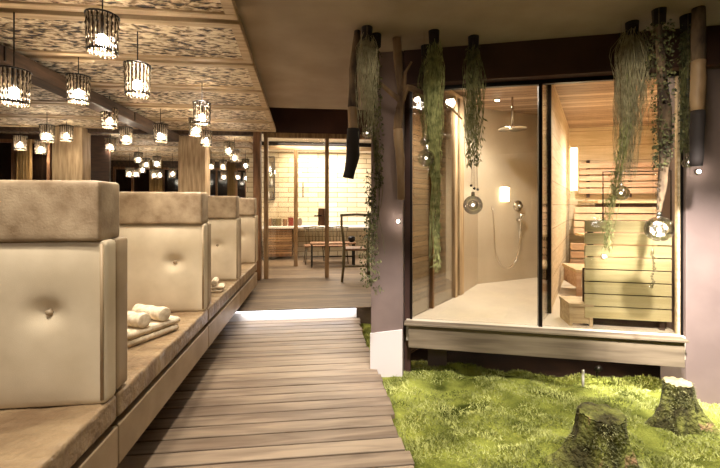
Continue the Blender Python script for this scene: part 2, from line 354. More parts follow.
# carved ceiling panels
def xr(y): return -.44-(y-2.0)*.045
names = ['topmost in view, cut by the top edge', 'second row from the top of the view', 'third row from the top of the view', 'fourth row from the top of the view', 'fifth row from the top of the view', 'last row before the brown partition post']
PZ = 2.25
def ceiling_panel(y0, y1, x0, label, xre=None):
    ra, rb = (xr(y0), xr(y1)) if xre is None else (xre, xre)
    t = thing('ceiling_panel', label, 'ceiling panel', (x0, y0, PZ))
    w = .06; W = ra-x0; W2 = rb-x0; D = y1-y0
    fr = MB()
    fr.prism([(0,0),(W,0),(W+(W2-W)*w/D,w),(0,w)], 0, .05)
    fr.prism([(0,D-w),(W2-(W2-W)*w/D,D-w),(W2,D),(0,D)], 0, .05)
    fr.prism([(W-w,w+.001),(W+(W2-W)*w/D,w+.001),(W2-(W2-W)*w/D,D-w-.001),(W2-w,D-w-.001)], 0, .05)
    fr.prism([(0,w+.001),(w,w+.001),(w,D-w-.001),(0,D-w-.001)], 0, .05)
    fr.build('panel_frame', 'oak_h', t, bevel=.004)
    MB().prism([(w-.01,w-.01),(W-w+.01,w-.01),(W2-w+.01,D-w+.01),(w-.01,D-w+.01)], .012, .045).build('carved_infill', 'carved', t)
    return t
y = 2.25-2*.672
for i in range(7):
    if i == 0: lb = 'carved wooden ceiling panel overhead, nearest row above the frame'
    else: lb = 'carved wooden ceiling panel, ' + names[i-1]
    ceiling_panel(y+.026, y+.672-.026, -6.1, lb); y += .672
for i in range(5):
    ceiling_panel(5.72+i*.76+.01, 5.72+(i+1)*.76-.01, -6.1 if i > 0 else -6.1, 'carved wooden ceiling panel of the back room, %s row behind the thick timber post' % ['first', 'second', 'third', 'fourth', 'last'][i], -.93-(i+1)*.112)
b = MB(); b.box(-6.1, -.88, 5.625, 5.7, 2.2, 2.45); tag(b.build('ceiling_beam', 'beam', bevel=.004), 'thin brown cross beam behind the last carved panel row', 'beam')
b = MB(); b.box(-2.10, -1.95, -.5, 5.62, 2.09, 2.2); o = b.build('ceiling_beam', 'beam', bevel=.008)
tag(o, 'dark brown beam running back under the carved ceiling to the thick post', 'beam')
for yy in (1.9, 2.6, 3.3, 4.3): b = MB(); b.box(-1.949, -1.942, yy, yy+.012, 2.10, 2.19); b.build('bolt_strap', 'black', o)

# posts
def post(x0, x1, y0, y1, z0, z1, mat, label):
    t = tag(MB().box(-(x1-x0)/2, (x1-x0)/2, -(y1-y0)/2, (y1-y0)/2, 0, z1-z0).build('timber_post', mat, bevel=.012, loc=((x0+x1)/2, (y0+y1)/2, z0)), label, 'post')
    return t
p = at(192, 5.55); post(p.x-.19, p.x+.19, p.y-.02, p.y+.25, 0, 2.2, 'oak', 'thick pale timber post standing between the lamps behind the second backrest')
p = at(71, 5.2); post(p.x-.18, p.x+.2, p.y-.1, p.y+.1, 0, 2.25, 'oak', 'pale timber post left of the lamps behind the nearest backrest')
post(-.93, -.83, 5.6, PY+.03, .11, 2.71, 'walnut', 'dark brown partition post at the end of the row of loungers')

# ---------------------------------------------------------------- loungers in a row
XF = -.77; BW = 1.5                             # front line and back width
def backrest_push(bt):
    def push(p):
        if p.y > 0: return Vector((0,0,0))
        d = 0
        for (bx, bz) in bt:
            q = math.hypot(p.x-bx, p.z-bz); d += .03*math.exp(-(q/.045)**2)+.012*math.exp(-(q/.14)**2)
        puff = .022*(1-(abs(p.x)/(BW/2))**6)*(1-(abs(p.z)/.3)**4)
        return Vector((0, d-puff, 0))
    return push
def seat_push(p):
    if p.z < 0: return Vector((0,0,0))
    return Vector((0, 0, .007*noise.noise(Vector((p.x*5, p.y*4, 0)))+.004*noise.noise(Vector((p.x*14, p.y*12, 3)))))
def lounger(yb, y0, label, zf, front):
    """yb: face of the backrest; seat runs from y0 to yb"""
    t = thing('lounger', label, 'lounger', (XF-BW/2, yb, zf), group='row of upholstered loungers')
    z = lambda v: v-zf
    bt = [(BW/2-.2, .81-.77), (BW/2-.66, .81-.77), (BW/2-1.12, .81-.77)]
    bk = rbox(BW, .080, .60, .016, 46, backrest_push(bt), (0, .0425, z(.77))).build('backrest', 'linen', t, True)
    for bx, bz in bt:
        MB().sphere((bx, .020, z(.77)+bz), .013, 10, 6).build('button', 'leather', bk, True)
    rbox(BW-.006, .085, .59, .012, 10, None, (0, .092+.0425, z(.775))).build('back_panel', 'fascia', t, True)
    MB().box(-BW/2+.03, BW/2-.014, .07, .11, z(.47), z(1.06)).build('inner_frame', 'dark_wood', t)
    MB().tube([(BW/2-.012, .001, z(.49)), (BW/2-.012, -.002, z(1.06))], .006, 8).build('piping', 'fascia', bk, True)
    rbox(BW-.012, .155, .22, .014, 12, None, (-.008, .060, z(1.179))).build('headrest', 'leather', t, True)
    L = yb-y0
    rbox(BW, L+.082, .10, .014, 30, seat_push, (0, -L/2+.044, z(.42))).build('seat_cushion', 'seat', t, True)
    MB().box(-BW/2+.01, BW/2, -L+.003+front, .091, z(.187), z(.345)).build('side_panel', 'fascia', t, bevel=.006)
    MB().box(-BW/2+.1, BW/2-.4, -L+.06, .1, 0, z(.187)).build('plinth', 'black', t); MB().box(-BW/2+.05, BW/2-.03, -L+.02, .1, z(.345), z(.372)).build('base_board', 'black', t)
    return t
bd = [(1.385, 'nearest'), (2.60, 'second'), (3.69, 'third'), (4.76, 'last')]
yb = []
for d, _ in bd:
    yb.append((d+.77*SA)/CA)
prev = -.1
lbs = ['beige upholstered lounger nearest the viewer, cut by the left edge', 'beige upholstered lounger with folded towels, second from the viewer',
       'beige upholstered lounger third in the row with a small towel stack', 'beige upholstered lounger last in the row beside the brown partition post']
for i, yy in enumerate(yb):
    lounger(yy, prev, lbs[i], 0 if i < 3 else .0, 0)
    prev = yy+.094

# towels
def towel_stack(loc, rz, label, s=1, rolls=3):
    t = thing('towel_stack', label, 'towels', loc, rz)
    for i in range(2):
        rbox(.30*s, .20*s, .035*s, .0165*s, 12, lambda p: Vector((0,0,.004*noise.noise(p*22))), (0.01*i, 0, (.0185+.036*i)*s)).build('folded_towel', 'towel', t, True)
    for j, dx in enumerate((-.06, .055)[:rolls]):
        pts = []; rad = []
        for k in range(9):
            pts.append((dx*s+.004*math.sin(k*2), (-.10+.2*k/8)*s, (.073+.034)*s)); rad.append((.034+.002*math.sin(k*1.7))*s)
        m = MB().tube(pts, rad, 14); m.build('rolled_towel', 'towel', t, True, bevel=.004)
    return t
p = at(141, 2.10); towel_stack((p.x, p.y, .473), R(62), 'white folded and rolled towels on the second lounger seat', 1.1)
p = at(212, 3.2); towel_stack((p.x-.02, p.y, .473), R(8), 'small white towel stack on the third lounger seat', .75)

# led under the nosing
MB_n = MB().box(-1.0, 1.9, 4.0, 4.049, .1085, .12).build('trim_3', 'far_floor', bevel=.003); struct(MB_n)
o = MB().box(-.95, .40, 4.018, 4.033, .092, .108).build('led_strip', 'led'); tag(o, 'bright white light strip along the low step across the walkway', 'light strip')

# ---------------------------------------------------------------- pendants
def pendant_proto():
    t = thing('pendant_lamp', 'x', 'pendant lamp', (0,0,0), group='beaded pendant lamps')
    b = MB(); r = .068
    b2 = MB()
    for k in range(40):
        q = 2*math.pi*k/40; ph = random.uniform(0, 6)
        pts = []; rad = []
        for i in range(13):
            z = .195-.19*i/12-(.012*random.random() if i == 12 else 0)
            rr = r*(1.0-.08*(i/12))+.003*math.sin(i*1.9+ph)
            pts.append((rr*math.cos(q), rr*math.sin(q), z*.95)); rad.append((.0050 if i % 2 else .0026))
        (b if k % 2 else b2).tube(pts, rad, 5)
    kids = [b.build('bead_shade', 'smoke_bead', t, True), b2.build('crystal_strands', 'clear_bead', t, True)]
    for z, rr in ((.188, .071), (.012, .064)):
        ring = MB(); pts = [(rr*math.cos(2*math.pi*j/24), rr*math.sin(2*math.pi*j/24), z) for j in range(25)]
        ring.tube(pts, .005, 6, False); kids.append(ring.build('hoop', 'black', t, True))
    ring = MB()
    for a in (0, math.pi/2):
        ring.tube([(-.07*math.cos(a), -.07*math.sin(a), .188), (.07*math.cos(a), .07*math.sin(a), .188)], .003, 5)
    ring.tube([(0,0,.11),(0,0,.192)], .013, 8)
    kids.append(ring.build('lamp_holder', 'black', t, True))
    kids.append(MB().sphere((0,0,.062), .028, 12, 8, 1.4).build('light_bulb', 'bulb', t, True))
    return t, kids
lamp, lkids = pendant_proto()
cordm = MB().tube([(0,0,0),(0,0,1)], .0035, 6)
cord0 = cordm.build('cord', 'black', lamp); cord0.location = (0,0,.19)
lamps = [ # centre px, bottom py, width px, label
 (102.5, 54, 33, 'largest beaded pendant lamp, at the top near the left'),
 (14, 105, 30, 'large beaded pendant lamp at the left edge'),
 (137.5, 96, 27, 'large beaded pendant lamp right of the topmost one'),
 (78.5, 103, 23, 'beaded pendant lamp centred between the left edge one and the second large one'),
 (109.5, 128, 17, 'beaded pendant lamp just above the brown beam at its middle'),
 (47, 142, 14.5, 'beaded pendant lamp left of the pale post, the larger of the two'),
 (66.5, 141, 13, 'beaded pendant lamp hanging in front of the top of the left pale post'),
 (126, 144, 14, 'beaded pendant lamp just under the brown beam right of its middle'),
 (20, 150, 12.5, 'small beaded pendant lamp low in front of the dark left window'),
 (41, 154, 11.5, 'lowest small pendant lamp left of the left pale post'),
 (110.5, 151, 11, 'small dim pendant lamp between the left pale post and the beam'),
 (202, 125, 19, 'beaded pendant lamp in front of the thick timber post, the biggest there'),
 (195.5, 136, 14.5, 'pendant lamp half hidden left behind the biggest one at the thick post'),
 (206, 146, 13, 'pendant lamp just below the biggest one at the thick post'),
 (160.5, 142, 15, 'pendant lamp left of the thick timber post above the end of the beam'),
 (229, 155, 11, 'pendant lamp highest to the right of the thick timber post'),
 (234.5, 162, 10.5, 'pendant lamp just behind the highest one right of the thick post')]
sharedL = 'tiny glowing pendant lamp in the far cluster left of the thick timber post'
sharedR = 'tiny glowing pendant lamp in the far cluster right of the thick timber post'
for q in ((93, 167, 9.5), (103, 168, 9), (138.5, 163, 9), (146, 168, 8.5), (157, 167, 9), (129.5, 177, 8), (136, 177, 7.5), (142.5, 173, 7.5), (154, 178, 7.5), (160, 178, 7.5), (172.5, 177, 8)):
    lamps.append((*q, sharedL))
for q in ((211, 170, 8.5), (223, 170, 8.5), (245.5, 169, 8.5), (224, 180, 7.5), (237.5, 180, 7), (246.5, 181, 7), (251.5, 184, 6.5)):
    lamps.append((*q, sharedR))
for i, (px, pb, w, lb) in enumerate(lamps):
    d = .164*F/w; q = at(px, d, pb)
    ym = 5.85 if px < 58 else 9.3
    if q.y > ym: d *= ym/q.y; q = at(px, d, pb)
    if i == 0:
        lamp.location = q; lamp['label'] = lb; r = lamp; c = cord0
    else:
        r = copy_thing(lamp, q, 0, lb, lkids); c = cord0.copy(); C.objects.link(c); c.parent = r
    c.scale = (1, 1, max(.02, PZ+.004-q.z-.19))
    r['group'] = 'tiny far pendant lamps left of the post' if lb == sharedL else 'tiny far pendant lamps right of the post' if lb == sharedR else 'beaded pendant lamps'
    r.rotation_euler.z = i*.7
    if i < 23 or i % 2:
        li = bpy.data.lights.new('lamp_light', 'POINT'); li.energy = 13 if i < 17 else 9; li.color = (1, .86, .66); li.shadow_soft_size = .03
        lo = bpy.data.objects.new('lamp_light', li); C.objects.link(lo); lo.location = (0, 0, .035); lo.parent = r

# ---------------------------------------------------------------- glazed partition and the kitchen behind
t = thing('glass_partition', 'glazed oak framed partition in front of the brick walled room', 'partition', (-.8, PY, .11))
MB().box(.0, 3.0, -.03, .03, 2.09, 2.16).build('top_rail', 'amber', t, bevel=.004)
for px, w in ((266.5, .06), (327, .06)):
    x = at(px, 5.67).x+.8
    MB().box(x-w/2, x+w/2, -.035, .035, 0, 2.09).build('upright', 'amber', t, bevel=.004)
MB().box(.02, at(327, 5.67).x+.8-.03, -.004, .004, 0.01, 2.09).build('glass_pane', 'glass', t)
x = at(321.5, 5.67).x+.8
MB().box(x-.05, x+.05, -.055, -.036, .78, 1.04).build('lock_plate', 'walnut', t, bevel=.004)
MB().tube([(x, -.055, .93), (x, -.09, .93), (x-.11, -.09, .93)], .009, 8).build('handle', 'black', t, True)
x = at(303, 5.67).x+.8
MB().tube([(x, -.03, 1.2), (x, -.03, 1.42)], .009, 8).build('pull_bar', 'chrome', t, True)
b2 = thing('glass_screen', 'inner oak framed glass screen deeper behind the partition', 'screen', (-.9, 6.86, .11))
MB().box(-.1, 2.3, -.03, .03, 2.07, 2.14).build('top_rail', 'oak_h', b2, bevel=.004)
MB().box(-.1, 2.3, -.025, .025, 2.141, 2.21).build('header_track', 'black', b2)
x = at(295.5, 6.68).x+.9
MB().box(x-.035, x+.035, -.03, .03, 0, 2.07).build('upright', 'amber', b2, bevel=.004)
MB().box(-.1, x-.04, -.004, .004, 0, 2.07).build('glass_pane', 'glass', b2)
# counter
ct = thing('counter', 'wood fronted counter with a pale top along the brick wall', 'counter', (-.2, 7.9, .11))
MB().box(-.9, 2.1, -.22, .28, .62, .66).build('worktop', 'riser', ct, bevel=.004)
MB().box(-.88, -.32, -.18, .27, 0.06, .62).build('front_panel', 'louvre', ct)
MB().box(-.88, -.32, -.20, -.181, .06, .12).build('kick_board', 'walnut', ct)
cz = .11+.66
k = 0
for px, w, h, mt, lb, nm in ((269, .12, .15, 'walnut', 'brown wooden box leftmost on the counter', 'wooden_box'), (277, .17, .15, 'olive_paint', 'wide olive box on the counter beside the brown one', 'wooden_box'), (285, .08, .14, 'walnut', 'narrow brown box on the counter left of the red one', 'wooden_box'), (291, .1, .17, 'red', 'dark red box on the counter', 'storage_box')):
    p = at(px, 7.85); t = thing(nm, lb, 'box', (p.x, p.y, cz))
    MB().box(-w/2, w/2, -.07, .07, 0, h-.02).build('box_body', mt, t, bevel=.004); MB().box(-w/2-.004, w/2+.004, -.074, .074, h-.02, h).build('lid', mt, t, bevel=.003)
p = at(300, 7.85); tag(MB().lathe([(.03,0),(.045,.05),(.05,.12),(.03,.15),(.035,.16)], (0,0,0), 16).build('vase', 'ceramic', None, True, loc=(p.x, p.y, cz)), 'small grey vase on the counter right of the red box', 'vase')
# wall shelf with pots
x0 = at(266, 8.1).x; x1 = at(275.5, 8.1).x
sh = thing('wall_shelf', 'black metal wall shelf hung on the brick wall at the left', 'shelf', ((x0+x1)/2, 8.12, 1.3))
hw = (x1-x0)/2; b = MB()
for z in (0, .29, .58, .9): b.box(-hw, hw, -.07, .079, z, z+.015)
for sx in (-hw, hw-.012):
    b.box(sx, sx+.012, -.07, .079, 0.015, .9)
b.build('shelf_frame', 'black', sh)
for i, (z, hh) in enumerate(((0, .17), (.29, .15), (.58, .2))):
    for sx in (-.035, .04):
        w = ['bottom', 'middle', 'top'][i]; s_ = 'left' if sx < 0 else 'right'
        tag(MB().lathe([(.028,0),(.032,hh*.5),(.02,hh*.7),(.015,hh)], (0,0,0), 12).build('jar', 'ceramic' if (i+(sx > 0)) % 2 else 'riser', None, True, loc=((x0+x1)/2+sx, 8.12, 1.315+z)), '%s jar on the %s board of the black wall shelf' % (s_, w), 'jar')
# low table with bowl
p = at(333, 6.68); tz = .11
tb = thing('low_table', 'dark low wooden table standing in the brick walled room', 'table', (p.x, p.y+.1, tz))
MB().box(-.4, .4, -.16, .16, .40, .425).build('tabletop', 'walnut', tb, bevel=.004)
for sx in (-.37, .37):
    for sy in (-.13, .13): MB().box(sx-.015, sx+.015, sy-.015, sy+.015, 0, .40).build('leg', 'black', tb)
MB().box(-.355, .355, -.01, .01, .16, .18).build('stretcher', 'black', tb)
q = at(353.5, 6.68)
tag(MB().lathe([(.03,0),(.065,.03),(.07,.08),(.055,.10),(.05,.10),(.05,.06)], (0,0,0), 16).build('bowl', 'black', None, True, loc=(q.x-.02, p.y+.1, tz+.426)), 'black bowl on the low table', 'bowl')
# spindle chairs
def spindle_chair(loc, rz, label):
    t = thing('spindle_chair', label, 'chair', loc, rz, 'spindle back chairs at the low table')
    rbox(.4, .38, .03, .012, 4, None, (0,0,.33)).build('seat', 'walnut', t, True)
    for sx in (-.16, .16):
        for sy in (-.15, .15): MB().tube([(sx,sy,.32),(sx*1.2,sy*1.2,0)], [.013,.010], 8).build('leg', 'olive_paint', t, True)
    b = MB()
    for k in range(6):
        x = -.15+.06*k; b.tube([(x,.16,.34),(x*1.15,.21,.66)], .006, 6)
    b.build('spindle', 'olive_paint', t, True)['label'] = 'row of thin back spindles'
    MB().tube([(-.2,.2,.655),(0,.225,.67),(.2,.2,.655)], .012, 8).build('top_rail', 'olive_paint', t, True)
    return t
p = at(315, 7.15); spindle_chair((p.x, p.y, tz), R(6), 'spindle back chair behind the left end of the low table')
p = at(338, 7.2); spindle_chair((p.x, p.y, tz), R(-4), 'spindle back chair behind the right end of the low table')
# tall chair in front of the partition
p = at(356, 5.4); ch = thing('chair', 'olive wooden chair with open back standing before the glass partition', 'chair', (p.x, p.y, .11), R(-4))
for sx in (-1, 1):
    pts = [(sx*.20, .02, 0), (sx*.175, 0, .25), (sx*.165, 0, .45), (sx*.18, -.01, .62), (sx*.205, -.02, .80), (sx*.205, -.03, .95)]
    MB().tube(pts, [.017,.02,.022,.02,.017,.016], 8).build('back_post', 'olive_paint', ch, True)
    MB().tube([(sx*.18,-.33,.44),(sx*.19,-.35,0)], [.018,.014], 8).build('leg', 'olive_paint', ch, True)
ch.rotation_euler.z = R(176)
MB().tube([(-.225,-.03,.945),(0,-.035,.955),(.225,-.03,.945)], .018, 8).build('top_rail', 'olive_paint', ch, True)
rbox(.38, .36, .03, .012, 4, None, (0,-.17,.455)).build('seat', 'walnut', ch, True)
MB().tube([(-.175,0,.22),(.175,0,.22)], .011, 8).build('stretcher', 'olive_paint', ch, True)

# ---------------------------------------------------------------- columns by the garden
def col(name, u0, u1, v0, v1, z0, mat):
    return MB().box(u0, u1, v0, v1, z0, CZ).build(name, mat, None, bevel=.004, loc=S0, rz=RS)
uL0, uL1 = U(371, 0.0), U(403, 0.0)
cl = struct(col('wall_column_left', uL0, uL1, 0.0, .3, -.16, 'mauve'))
a_, c_ = uL0-.004, uL1-.004; MB().add([(a_,-.014,-.1),(c_,-.014,-.1),(c_,-.001,-.1),(a_,-.001,-.1),(a_,-.014,.257),(c_,-.014,.30),(c_,-.001,.30),(a_,-.001,.257)], [(3,2,1,0),(4,5,6,7),(0,1,5,4),(1,2,6,5),(2,3,7,6),(3,0,4,7)]).build('lit_patch_panel', 'plinth', cl)  # white panel built in place of the bright lit patch on the column foot
cl2 = MB().box(uL1+.004, U(411, .1)-.005, .10, .14, -.16, CZ-.001).build('trim_2', 'dark_wall', None, loc=S0, rz=RS); struct(cl2)
uR0 = U(686, .06); uF = U(687, 0.0)
struct(col('wall_column_right', uR0, uR0+.9, .06, .35, -.16, 'mauve'))
# wall spots
def spot(loc, rz, label, power):
    t = thing('wall_spot', label, 'spotlight', loc, rz); power *= .25
    b = MB(); b.tube([(0,-.001,0),(0,-.014,0)], .016, 16); bz = b.build('bezel', 'chrome', t, True)
    MB().tube([(0,-.0145,0),(0,-.018,0)], .010, 12).build('lens', 'spot', bz, True)
    l = bpy.data.lights.new('spot_light', 'POINT'); l.energy = power; l.color = (1, .9, .78); l.shadow_soft_size = .02
    lo = bpy.data.objects.new('spot_light', l); C.objects.link(lo); lo.location = (0, -.06, 0); lo.parent = t
spot(S(U(398.5, 0), -.001, 1.2-16*2.78/F), RS, 'small bright spotlight on the left grey column', 1.0)
spot(S(U(697, .06), .059, 1.2+34*2.38/F), RS, 'small bright spotlight on the right grey column', 1.0)

# ---------------------------------------------------------------- glass sauna and shower on the platform
PZt = .35
pf = thing('platform', 'raised oak edged platform carrying the glass sauna and shower', 'platform', S0, RS)
uE = uR0-.002
MB().box(.02, uF-.01, .0, .058, .17, .335).build('front_beam', 'fascia_wood', pf, bevel=.004)
MB().box(-.01, uF, -.025, .059, .335, PZt).build('edge_board', 'fascia_wood', pf, bevel=.003)
MB().prism([(.0,.06),(uE-.001,.06),(uE-.001,.36),(2.35,.36),(3.52,3.0),(1.3,3.0),(0.0,.5)], .2, PZt).build('floor_slab', 'stone', pf)
MB().box(.15, .3, .35, .5, -.16, .199).build('support_post', 'mauve', pf)
MB().box(1.6, 1.75, 1.2, 1.35, -.16, .199).build('support_post', 'mauve', pf)
bm_ = MB().box(uL1+.005, 3.0, .0, .22, 2.075, CZ-.001).build('wall_lintel', 'dark_wall', None, loc=S0, rz=RS); struct(bm_)
# inner walls
def wl(name, a, b, t, z0, z1, mat, parent=None):
    o = MB().wall((0,0), ((Vector(b)-Vector(a)).length, 0), t, z0, z1).build(name, mat, None)
    d = Vector(b)-Vector(a); o.location = S(a[0], a[1], 0); o.rotation_euler.z = RS+math.atan2(d.y, d.x)
    return struct(o)
Bp = (.474, 1.034); Cp = (.656, 1.5); Dp = (1.69, 2.25); Fp = (1.086, .464); Gp = (2.0, 2.9); IZ = 2.25
wl('wall_shower_side', Bp, Cp, .08, PZt, IZ, 'stone_wall')
wl('wall_shower_back', Cp, Dp, .08, PZt, IZ, 'stone_wall')
wl('wall_divider', (Fp[0]+.03, Fp[1]+.06), Gp, .06, PZt, IZ, 'pine_wall')
wl('wall_sauna_back', Gp, (3.5, 2.9), .08, PZt, IZ, 'pine_wall')
wl('wall_sauna_right', (3.42, 2.9), (2.35, .37), -.08, PZt, IZ, 'pine_wall')
wl('wall_timber', (-.12, .52), (.32, 1.42), .05, -.16, 2.3, 'louvre')
c_ = MB().prism([(0.05,.225),(2.35,.225),(3.6,3.0),(1.3,3.0),(0.02,.5)], IZ+.001, IZ+.03).build('ceiling', 'pine_ceiling', None, loc=S0, rz=RS); struct(c_)
# glazing: front wall in two panes plus side panes
gw = thing('window_front', '', '', S0, RS); del gw['label']; del gw['category']; gw['kind'] = 'structure'
ua = U(411, .1); um = U(540, .1); ub = uE
MB().box(ua+.01, um-.008, .098, .106, PZt+.005, 2.06).build('pane', 'glass', gw)
MB().box(um+.012, ub-.01, .098, .106, PZt+.005, 2.06).build('pane', 'glass', gw)
b = MB(); b.box(ua, ub, .085, .12, 2.045, 2.074); b.box(ua-.006, ua+.010, .085, .12, PZt, 2.045); b.box(um-.012, um+.012, .085, .12, PZt, 2.045); b.box(ub-.014, ub, .085, .12, PZt, 2.045)
b.build('metal_frame', 'black', gw)
MB().box(ub-.03, ub-.015, .088, .118, PZt, 2.045).build('side_trim', 'pine', gw)
# side glass A-B
def glass_wall(name, a, b, posts, z1=2.2):
    d = Vector(b)-Vector(a); L = d.length
    w = thing(name, '', '', S(a[0], a[1], 0), RS+math.atan2(d.y, d.x)); del w['label']; del w['category']; w['kind'] = 'structure'
    MB().box(.02, L, -.004, .004, PZt, z1).build('pane', 'glass', w)
    for x, ww, mt in posts: MB().box(x-ww/2, x+ww/2, -.018, .018, PZt, z1).build('frame_post', mt, w, bevel=.002)
    MB().box(.0, L, -.016, .016, z1, z1+.03).build('top_rail', 'oak_h', w)
    return w
glass_wall('window_side', (.035, .13), Bp, ((.33, .028, 'bronze'), (.80, .05, 'oak'), (.93, .09, 'oak')))
glass_wall('window_divider', (um, .125), Fp, ((.37, .02, 'black'), (.40, .04, 'pine')))
# shower fittings (on the back wall, its own axis)
dv = Vector(Dp)-Vector(Cp); aw = math.atan2(dv.y, dv.x); LW = dv.length
def onwall(s, z, off=0.0):
    p = Vector(Cp)+dv.normalized()*s; n = Vector((dv.y, -dv.x)).normalized(); p = p+n*off
    return S(p.x, p.y, z)
def s_for(px):
    best = min(range(200), key=lambda i: abs(proj(onwall(LW*i/199, 1.2))[0]-px)); return LW*best/199
def proj(P):
    d = P.y*CA+P.x*SA; l = P.x*CA-P.y*SA
    return (360+F*l/d, 205-F*(P.z-1.2)/d, d)
RW = RS+aw
s = s_for(517); P = onwall(s, 1.19); 
t = thing('shower_mixer', 'round chrome shower mixer on the beige shower wall', 'shower mixer', P, RW)
MB().tube([(0,-.001,0),(0,-.02,0)], .062, 20).build('rosette', 'chrome', t, True); MB().tube([(0,-.02,0),(0,-.06,0)], .026, 14).build('knob', 'chrome', t, True)
P = onwall(s, .98)
t = thing('hand_shower', 'chrome hand shower with looped hose on the shower wall', 'hand shower', P, RW)
MB().tube([(.0,-.001,.05),(.0,-.05,.05)], .014, 10).build('wall_bracket', 'chrome', t, True)
MB().tube([(.0,-.05,-.06),(.0,-.055,.05),(.0,-.075,.12)], [.011,.013,.028], 10).build('spray_head', 'chrome', t, True)
pts = [(.0-.19*(1-math.cos(math.pi*i/20)), -.04, -.06-.42*math.sin(math.pi*i/20)**.7) for i in range(21)]
pts += [(-.38, -.02, .15), (-.38, -.004, .2)]
MB().tube(pts, .007, 8).build('hose', 'chrome', t, True)
s2 = s_for(512)
s2 = min([LW*i/99 for i in range(100)], key=lambda q: abs(proj(onwall(q, 1.2, .45))[0]-512)); p = onwall(s2, 0, .45)
t = thing('rain_shower', 'chrome rain shower head hanging from the timber shower ceiling', 'shower head', (p.x, p.y, 1.93))
MB().tube([(0,0,.02),(0,0,IZ-1.93)], .011, 8).build('arm', 'chrome', t, True)
MB().lathe([(.13,.0),(.135,.008),(.12,.018),(.03,.026)], (0,0,0), 24).build('head_disc', 'chrome', t, True)
s3 = s_for(504); P = onwall(s3, 1.24)
t = thing('wall_lamp', 'small glowing box lamp on the shower wall', 'wall lamp', P, RW)
MB().box(-.055, .055, -.03, -.001, 0, .16).build('lamp_shade', 'glow', t, bevel=.006); MB().box(-.06, .06, -.034, -.001, .161, .172).build('cap', 'chrome', t)
P = S(U(497, 1.2), 1.2, IZ); t = thing('ceiling_spot', 'bright recessed spotlight in the timber shower ceiling', 'spotlight', P)
MB().lathe([(.03,-.012),(.032,-.001)], (0,0,0), 16).build('bezel', 'chrome', t, True); MB().lathe([(.018,-.016),(.018,-.0125)], (0,0,0), 14).build('lens', 'spot', t, True)

# sauna: slatted guard near the glass, wire frame on it
g = thing('slatted_guard', 'pale olive slatted guard wall just inside the sauna glass', 'guard', S(0, 0, PZt), RS)
g0, g1 = U(584, .17), uE-.03
zt = 1.095; n = 8; zb = .41; hh = (zt-zb)/n
for i in range(n):
    MB().box(g0, g1, .150, .168, zb+i*hh-PZt+.004, zb+(i+1)*hh-PZt-.004).build('slat', 'olive_pine', g, bevel=.002)
MB().box(g0+.03, g0+.06, .169, .2, 0, zt-PZt-.01).build('upright', 'dark_wood', g); MB().box(g1-.06, g1-.03, .169, .2, 0, zt-PZt-.01).build('upright', 'dark_wood', g)
MB().box(g0+.01, g1, .21, .23, 0, .4).build('backing_board', 'dark_wood', g)
h0, h1 = U(603, .16), g1
b = MB(); z0 = zt-PZt; z1 = 1.43-PZt
b.tube([(h0,.16,z0),(h0,.16,z1),(h1,.16,z1),(h1,.16,z0)], .005, 6)
b.build('wire_frame', 'black', g)
spot(S(U(603, .15), .149, 1.2-51*2.62/F), RS, 'glowing disc standing in for a lamp reflection on the slatted sauna guard', .6)  # lit disc added in place of a lamp reflection in the glass
# benches
sb = thing('sauna_bench', 'tiered pine sauna bench with slatted backrest against the back wall', 'sauna bench', S(0, 0, PZt), RS)
def ul(v): return 1.086+.377*(v-.464)+.10
def ur(v): return 2.35+.4229*(v-.37)-.12
for v0, v1, z in ((2.2, 2.86, .90), (1.6, 2.2, .52)):
    for k in range(5):
        a = v0+(v1-v0)*k/5; MB().box(ul(v1), ur(v0), a+.005, a+(v1-v0)/5-.01, z-.03, z).build('seat_slat', 'pine', sb, bevel=.003)
    for k in range(4):
        MB().box(ul(v0), ur(v0), v0+.02, v0+.04, z-.06-(k+1)*.085, z-.06-k*.085-.015).build('riser_slat', 'pink_pine', sb, bevel=.003)
    MB().box(ul(v1), ur(v0), v0+.045, v0+.08, 0, z-.031).build('bearer', 'dark_wood', sb)
for k in range(5):
    MB().box(ul(2.86), 3.2, 2.80, 2.83, 1.0+k*.085, 1.0+k*.085+.068).build('back_slat', 'pink_pine', sb, bevel=.003)
    
for u in (2.2, 2.7, 3.1): MB().box(u, u+.03, 2.831, 2.87, .95, 1.45).build('back_batten', 'dark_wood', sb)
st = thing('step_stool', 'small pine step stool standing beside the slatted guard', 'stool', S(U(577, .25), .25, PZt), RS)
MB().box(-.085, .075, -.1, .12, .135, .16).build('step_top', 'pine', st, bevel=.003)
for x in (-.08, .05): MB().box(x, x+.02, -.095, .115, 0, .135).build('side_board', 'pine', st)
MB().box(-.059, .049, -.09, -.075, .02, .134).build('front_board', 'pine', st)
stp = thing('sauna_step', 'low pine step box at the foot of the sauna bench', 'step', S(1.62, 1.3, PZt), RS)
MB().box(-.13, .6, -.2, .2, .22, .25).build('step_top', 'pine', stp, bevel=.003)
MB().box(-.12, .58, -.19, -.17, .0, .08).build('lower_rail', 'pink_pine', stp); MB().box(-.12, -.08, -.19, .18, 0.08, .219).build('end_board', 'pink_pine', stp); MB().box(.54, .58, -.19, .18, 0.08, .219).build('end_board', 'pink_pine', stp)
# corner lamp
P = S(1.80, 2.2, 1.38)
P = S(1.086+.377*(2.3-.464)+.10, 2.35, 1.38)
cl_ = thing('sauna_lamp', 'tall glowing sauna lamp on the left pine wall', 'wall lamp', P, RS-R(21))
MB().box(-.035, .035, -.05, .05, 0, .52).build('lamp_shade', 'glow', cl_, bevel=.006)
b = MB()
for y_ in (-.04, -.01, .02): b.box(.037, .047, y_, y_+.014, -.02, .54)
b.build('wood_slats', 'pine', cl_)
MB().box(-.052, -.036, -.06, .06, -.03, .55).build('back_plate', 'pine', cl_)

